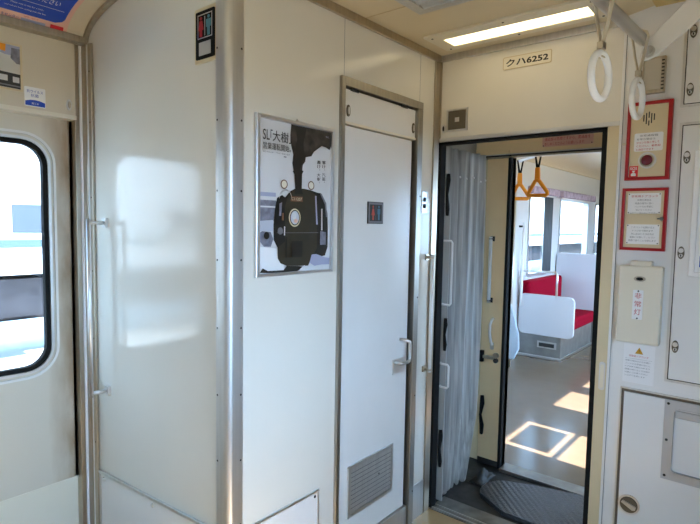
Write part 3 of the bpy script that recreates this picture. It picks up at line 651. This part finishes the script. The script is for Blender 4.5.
# strap bar, bracket and rings
t = thing('strap_bar', (.955, -.40, 1.95), 'overhead steel grab bar with flat white end bracket', 'grab bar')
MB().tube([(.940, -.409, 1.98), (.876, -2.9, 1.896)], .0165, 'steel_light', 16).build('bar', t)
q = MB(lambda u, v, n: Vector((u, -.392 - n, v)))
q.prism([(.932, 1.940), (.934, 1.929), (.942, 1.922), (.956, 1.923), (.977, 1.932), (1.081, 2.015), (1.126, 2.051), (1.30, 2.19), (1.32, 2.28), (1.25, 2.235), (1.122, 2.139), (1.044, 2.076), (.952, 1.983), (.938, 1.966)], 0, .012, 'white_enamel').build('bracket', t, bevel=.003)
MB(lambda u, v, n: Vector((u, -.404 - n, v))).disc(.9555, 1.945, 0, .008, .017, 'steel', 20).disc(.9555, 1.945, .008, .012, .012, 'steel_light', 20).build('end_cap', t)
def strap_ring(loc, label):
    t = thing('strap_ring', loc, label, 'hand strap', 'hand straps on the grab bar')
    A = lambda u, v, n: Vector((loc[0] + n, loc[1] + u, loc[2] + v))      # ring lies along the bar
    c = [(.047 * math.cos(a * math.pi / 18), -.178 + .055 * math.sin(a * math.pi / 18), 0) for a in range(36)]
    MB(A).tube(c, .0088, 'white_plastic', 12, closed=True).build('ring', t)
    q = MB(A)
    for sd in (-1, 1):
        P = [(.0, .0215 * sd), (-.05, .013 * sd), (-.09, .004 * sd), (-.127, .0035 * sd), (-.134, .006 * sd)]
        for (z0, n0), (z1, n1) in zip(P, P[1:]):
            q.add([(u, z, nn + o) for o in (-.0012, .0012) for z, nn in ((z0, n0), (z1, n1)) for u in (-.009, .009)], [(0, 1, 3, 2), (4, 6, 7, 5), (0, 2, 6, 4), (1, 5, 7, 3)], 'strap_web')
    q.tube([(0, .0, .0215), (0, .014, .0165), (0, .0215, 0), (0, .014, -.0165), (0, .0, -.0215)], .0035, 'strap_web', 6)
    q.build('belt', t)
    MB(A).box(-.010, .010, -.114, -.096, -.008, .008, 'bronze_steel').build('buckle', t, bevel=.002)
    return t
st = strap_ring((.931, -.815, 1.966), 'white ring hand strap hanging nearest along the grab bar')
s2 = dup(st, (.939, -.445, 1.979), 'white ring hand strap hanging beside the bracket of the grab bar', rz=-.10)
st.rotation_euler = (0, 0, -.18)

# ------------------------------------------------------------------ gangway
struct(MB().box(-.2, 1.0, .0, .70, -.08, -.012, 'grime').build('floor_gangway'))
struct(MB().box(0, .75, 0, .07, -.012, .004, 'sill').box(0, .75, .012, .018, .004, .008, 'steel_light').box(0, .75, .045, .051, .004, .008, 'steel').box(0.0, .75, .07, .16, -.012, -.002, 'sill').build('trim_sill'))
struct(MB().box(-.16, -.13, .06, .655, -.05, 2.0, 'bellows').build('wall_gangway_left'))
struct(MB().box(.86, .90, .06, .655, -.05, 2.0, 'bellows').build('wall_gangway_right'))
struct(MB().box(-.16, .9, .05, .66, 1.98, 2.03, 'bellows').build('ceiling_gangway'))
fp = []
for a in range(9):
    t_ = math.radians(95 + 120 * a / 8); fp.append((.235 + .125 * math.cos(t_), .385 + .145 * math.sin(t_)))
fp = [(.70, .645), (.555, .632), (.32, .572)] + fp + [(.30, .200), (.45, .200), (.70, .215)]
tag(MB().prism(fp, -.012, .010, 'checker_plate').build('footplate', bevel=.002), 'grey checkered steel footplate bridging the gangway floor', 'footplate')
# bellows curtain
mb = MB(); nu, nv = 90, 28; vs = []
for j in range(nv + 1):
    w = j / nv; z = .02 + 1.775 * w
    span = .27 + .10 * min(1, w * 5) + .04 * w ** 2 + .012 * math.sin(3 * w)
    for i in range(nu + 1):
        s = i / nu; ph = s * 2 * math.pi * 5.5
        amp = .030 * (.65 + .5 * math.sin(5.3 * s + 1)) * (1 - .3 * w) + .003
        x = -.022 + .030 * s + amp * math.sin(ph + .6 * math.sin(4 * w + 3 * s)) + (.012 * math.sin(ph * .5 + 1) * max(0, w - .9) * 6)
        y = .092 + s * span + .006 * math.cos(ph)
        zz = z + (.012 * math.sin(ph * 1.7 + s * 9) if j == 0 else 0)
        vs.append((x, y, zz))
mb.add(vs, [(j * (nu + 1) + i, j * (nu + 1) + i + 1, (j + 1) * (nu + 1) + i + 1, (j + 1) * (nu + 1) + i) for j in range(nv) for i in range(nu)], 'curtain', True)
t = thing('gangway_curtain', (0, .28, 0), 'pleated grey cloth curtain hanging along the left of the gangway', 'curtain')
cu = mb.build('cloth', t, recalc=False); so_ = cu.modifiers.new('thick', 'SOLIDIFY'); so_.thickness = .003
q = MB(lambda u, v, n: Vector((.012 + n, u, v)))
for i, (yy, zz) in enumerate(((.20, 1.655), (.26, 1.65), (.33, 1.66), (.40, 1.645), (.45, 1.655))): MB(lambda u, v, n: Vector((.004 + .03 * (yy - .09) / .4 + n, u, v))).dome(yy, zz, 0, .006, .006, 'white', 10).build('button', t)
# folded panel with grab loops and straps at the near edge of the curtain
t = thing('folding_panel', (0, .1, 0), 'narrow grey folded panel with two steel loops at the left gangway edge', 'panel')
MB().box(-.04, .026, .086, .094, .01, 1.52, 'bellows').build('panel', t)
for z0, z1 in ((1.02, 1.335), (.605, .722)):
    MB().tube([(.0, .086, z1), (.0, .074, z1), (.012, .070, z1), (.046, .070, z1), (.052, .070, z1 - .008), (.052, .070, z0 + .008), (.046, .070, z0), (.012, .070, z0), (0, .074, z0), (.0, .086, z0)], .006, 'white_enamel', 8).build('loop', t)
for z0, z1, x in ((1.46, 1.66, .012), (.79, .95, .02), (.19, .38, .012)):
    MB().tube([(x, .083, z1), (x + .006, .074, z1 - .03), (x + .002, .072, (z0 + z1) / 2), (x + .006, .074, z0 + .03), (x, .083, z0)], [.009, .011, .007, .010, .008], 'rubber', 8).build('strap', t)

# crumpled rubber apron at the foot of the curtain, rubber strap beside the cream door
mb = MB(); vs = []
for i in range(9):
    for j_ in range(9):
        a, b = i / 8, j_ / 8
        vs.append((.02 + .08 * a, .40 + .17 * b, -.008 + .055 * math.sin(math.pi * a) * math.sin(math.pi * b) * (.6 + .4 * math.sin(9 * a + 7 * b)) + .012 * math.sin(17 * a - 11 * b) * math.sin(math.pi * a)))
mb.add(vs, [(i * 9 + j_, i * 9 + j_ + 1, i * 9 + j_ + 10, i * 9 + j_ + 9) for i in range(8) for j_ in range(8)], 'grime', True)
o = mb.build('rubber_apron', recalc=False); o.modifiers.new('thick', 'SOLIDIFY').thickness = .004
tag(o, 'dark crumpled rubber apron between curtain hem and checkered footplate', 'mat')
# ------------------------------------------------------------------ next carriage: end wall, leaf, doorway
NF = NXT(.66)
q = MB(NF); q.box(-1.08, .088, 0, 2.3, -.06, -.02, 'cream').box(.70, 1.8, 0, 2.3, -.06, 0, 'cream').box(-1.08, 1.8, 1.80, 2.3, -.06, 0, 'leaf_tan')
struct(q.build('wall_far_end'))
struct(MB(NF).box(.072, .088, 0, 1.81, -.06, .012, 'rubber').box(.70, .715, 0, 1.81, -.06, .01, 'rubber').box(-.10, .72, 1.803, 1.812, -.02, .010, 'dark').box(-.10, .72, 1.812, 1.818, -.02, .006, 'steel').box(-.10, .72, 1.794, 1.803, -.02, .012, 'bronze_steel').build('trim_far_doorway'))
d4 = sroot('door_4', (0, .66, 0))
MB(NF).box(-.058, .072, .012, 1.84, -.018, .004, 'leaf_tan').box(-.058, .072, .0, .035, -.018, .005, 'grime').build('leaf', d4, bevel=.003)
h = MB(NF).prism(rr(.000, .692, .022, .735, .008), .004, .007, 'steel_light').build('handle', d4)
MB(NF).tube([(.016, .725, .006), (.016, .728, .02), (.012, .742, .026), (.004, .79, .028), (.004, .84, .026), (.010, .868, .018), (.016, .878, .004)], .008, 'white_enamel', 10).build('grip', h)
q = MB(NF).box(-.058, -.036, .615, .680, .004, .03, 'rubber').box(-.04, .03, .638, .655, .008, .024, 'bronze_steel').disc(.040, .662, .004, .02, .016, 'bronze_steel', 14).disc(.040, .632, .004, .018, .014, 'dark', 14)
q.build('latch', d4)
MB().tube([(-.036, .650, .41), (-.026, .632, .37), (-.034, .628, .30), (-.024, .630, .24), (-.034, .650, .18)], [.010, .013, .008, .013, .010], 'rubber', 8).build('strap', d4)
handrail('handrail', NF, -.008, .97, 1.35, .03, .010, 'thin white grab rail between curtain and cream gangway door', None, bm='dark')
struct(MB().box(.088, .70, .64, .74, -.03, .006, 'sill').build('trim_far_sill'))
t = thing('warning_sign', (.38, .64, 1.855), 'pale sign with red Japanese lettering above the far doorway', 'sign')
q = MB(NF).prism(rr(.255, 1.840, .515, 1.894, .006), 0, .003, 'pink_print').disc(.262, 1.846, .003, .004, .003, 'dark', 8).disc(.508, 1.846, .003, .004, .003, 'dark', 8).build('plate', t)
q = MB(NF).text('連結部は危険ですから、貫通扉を', .268, 1.870, .500, 1.888, .0034, 'red_print').text('おしめくださるようお願いします', .268, 1.846, .47, 1.862, .0034, 'red_print').build('lettering', t, recalc=False)
# next carriage shell
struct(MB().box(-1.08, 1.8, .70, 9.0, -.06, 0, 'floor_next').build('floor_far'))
ceiling_mesh(.66, 9.0, 'ceiling_far', 'ceiling', 'cove')
struct(windowed(MB(LEF), .66, 9.0, 0, 2.14, -.06, 0, NLWIN, 'far_wall').build('wall_far_left'))
struct(windowed(MB(lambda u, v, n: Vector((RX + n, u, v))), .66, 9.0, 0, 2.14, 0, .02, NRWIN, 'wall').build('wall_far_right'))
struct(MB().box(-1.08, 1.8, 9.0, 9.05, 0, 2.3, 'wall').build('wall_far_back'))
# far side windows
for i, (y0, y1, z0, z1) in enumerate(NLWIN[1:]):
    w = sroot('window_%d' % (i + 1), (LX, (y0 + y1) / 2, z0))
    q = MB(LEF).ring(rr(y0 - .02, z0 - .02, y1 + .02, z1 + .02, .06), rr(y0 + .015, z0 + .015, y1 - .015, z1 - .015, .05), -.06, .008, 'steel_light').build('frame', w)
    MB(LEF).box(y0, y1, z0, z1, -.034, -.030, 'glass').build('pane', w)
for y0, y1 in ((3.55, 4.42), (4.55, 5.95)):
    t = thing('curtain_box', (LX, (y0 + y1) / 2, 1.76), 'mauve patterned roller blind box over the %s seen through the doorway' % ('near narrow window' if y0 < 4 else 'wide second window'), 'blind', 'blind boxes in the next carriage')
    MB(LEF).prism([(y0, 1.775), (y1, 1.775), (y1, 1.86), (y0, 1.86)], .002, .075, 'valance').build('box', t, bevel=.015)
    MB(LEF).tube([(y0 + .02, 1.765, .05), (y1 - .02, 1.765, .05)], .010, 'white', 8).build('hem_bar', t)
t = thing('window_curtain', (LX, 4.2, .86), 'dark folded curtain at the edge of the narrow far window', 'curtain')
mb = MB(); vs = []
for j in range(2):
    for i in range(25): vs.append((LX + .03 + .012 * math.sin(i * 1.4), 4.02 + .26 * i / 24, .88 + .88 * j))
mb.add(vs, [(i, i + 1, 26 + i, 25 + i) for i in range(24)], 'dark_curtain', True); o = mb.build('cloth', t, recalc=False); o.modifiers.new('thick', 'SOLIDIFY').thickness = .003
# sun shade inside the right hand window of the next carriage door (sash bar + film)
struct(MB(lambda u, v, n: Vector((RX + n, u, v))).box(.92, 1.41, 1.350, 1.378, 0, .006, 'steel').box(.965, 1.365, 1.425, 1.672, .004, .012, 'dark').build('window_4'))
# seat group
t = thing('bench_seat', (-.7, 3.95, 0), 'red cushioned bench seat with white end panel beyond the gangway doorway', 'seat')
MB().box(-.94, -.475, 3.42, 4.52, .0, .29, 'heater').box(-.94, -.465, 3.41, 4.53, .0, .03, 'steel_light').build('base', t, bevel=.005)
MB().box(-.72, -.52, 3.412, 3.42, .12, .19, 'steel').box(-.70, -.54, 3.408, 3.413, .135, .175, 'dark').build('heater_grille', t)
MB().box(-.94, -.43, 3.43, 4.52, .29, .42, 'moquette').build('cushion', t, bevel=.03)
MB().prism([(-.945, 3.44), (-.945, 4.5), (-.83, 4.5), (-.83, 3.44)], .42, .82, 'moquette').build('backrest', t, bevel=.03)
ep = MB(NXT(3.42)).prism(rr(-.93, .255, -.345, .69, .06), 0, .03, 'seat_shell').build('end_panel', t, bevel=.008)
MB(NXT(3.40)).tube([(-.925, .62, 0), (-.925, .93, 0), (-.55, .935, 0), (-.535, .92, 0), (-.535, .66, 0)], .012, 'steel_light', 8).build('rail', t)
t = thing('box_seat', (-.7, 4.7, 0), 'tall pale seat back behind the red bench in the next carriage', 'seat')
MB(NXT(4.56)).prism(rr(-.94, .30, -.40, 1.09, .05), -.06, .0, 'seat_shell').build('shell', t, bevel=.01)
MB().box(-.94, -.42, 4.62, 5.1, .28, .42, 'moquette').build('cushion', t, bevel=.03)
MB().box(-.94, -.46, 4.62, 5.1, 0, .28, 'heater').build('base', t)
MB().box(-.93, -.42, 4.62, 4.70, .42, 1.06, 'moquette').build('backrest', t, bevel=.03)
t = thing('end_screen', (-.8, 2.85, 0), 'pale blue curved screen low at the left of the far doorway', 'screen')
MB(NXT(2.86)).prism([(-.94, .06), (-.74, .09), (-.69, .2), (-.70, .35), (-.76, .56), (-.80, .66), (-.94, .68)], 0, .03, 'blue_shell').build('panel', t, bevel=.01)
MB().tube([(-.80, 2.87, 0), (-.80, 2.87, 1.75)], .013, 'steel_light', 8).build('post', t)
t = thing('grab_post', (-.87, 3.37, 0), 'white vertical post beside the narrow far window', 'post')
MB().tube([(-.90, 3.37, .55), (-.90, 3.37, 1.45)], .014, 'white_enamel', 10).build('post', t)
MB().box(-.95, -.895, 3.36, 3.38, 1.40, 1.42, 'dark').build('bracket', t)
# orange straps
def orange_strap(loc, label):
    t = thing('orange_strap', loc, label, 'hand strap', 'orange hand straps in the next carriage')
    A = lambda u, v, n: Vector((loc[0] + u, loc[1] + n, loc[2] + v))
    MB(A).tube([(-.050, -.200, 0), (-.046, -.193, 0), (-.012, -.128, 0), (0, -.12, 0), (.012, -.128, 0), (.060, -.193, 0), (.062, -.203, 0), (.052, -.212, 0), (-.046, -.212, 0)], .0115, 'orange', 10, closed=True).build('grip', t)
    MB(A).prism([(-.015, -.135), (.017, -.135), (.013, -.05), (-.013, -.05)], -.007, .007, 'orange').build('sleeve', t, bevel=.002)
    MB(A).prism([(-.022, .03), (-.014, .03), (.001, -.04), (.014, .03), (.022, .03), (.006, -.075), (-.006, -.075)], -.003, .003, 'rubber').build('belt', t)
    return t
os1 = orange_strap((.160, .86, 1.805), 'orange triangular hand strap just inside the far doorway, the farther from its left frame')
dup(os1, (-.035, 1.08, 1.80), 'orange triangular hand strap beside the dark left frame of the far doorway', rz=.7)
t = thing('strap_rail', (.16, .9, 1.83), 'thin steel rail carrying the orange hand straps beyond the far doorway', 'grab bar')
MB().tube([(.20, .70, 1.83), (.16, .86, 1.83), (-.035, 1.08, 1.83), (-.3, 1.4, 1.83)], .012, 'steel_light', 10).build('bar', t)
for p in ((.16, .86), (-.3, 1.4)): MB().tube([(p[0], p[1], 1.83), (p[0], p[1], 2.25)], .009, 'steel_light', 8).build('hanger', t)

# ------------------------------------------------------------------ outside
struct(MB().box(-1.1, 30, -40, 40, -1.25, -1.15, 'ballast').build('ground'))
struct(MB().box(-30, -1.1, -40, 40, -.1, .05, 'concrete').build('ground_platform'))
t = thing('train_carriage', (-4.4, -1, .45), 'white train with pale windows and a teal stripe outside the side door window', 'train')
TF = lambda u, v, n: Vector((-4.0 + n, u, v))
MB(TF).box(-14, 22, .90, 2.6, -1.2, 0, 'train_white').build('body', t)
MB(TF).box(-14, 22, 1.15, 1.215, 0, .01, 'teal').build('stripe', t)
MB(TF).box(-14, 22, .45, .90, -1.0, -.25, 'underframe').build('underframe', t)
for i in range(8):
    u0 = -6.95 + i * 2.15
    w = MB(TF).box(u0, u0 + 1.3, 1.28, 1.53, 0, .012, 'train_glass').build('window', t)
for u0 in (-6.5, -2.15, .0, 3.4): MB(TF).box(u0, u0 + 1.9, .52, .86, -.3, .0, 'underframe').build('equipment_box', t)
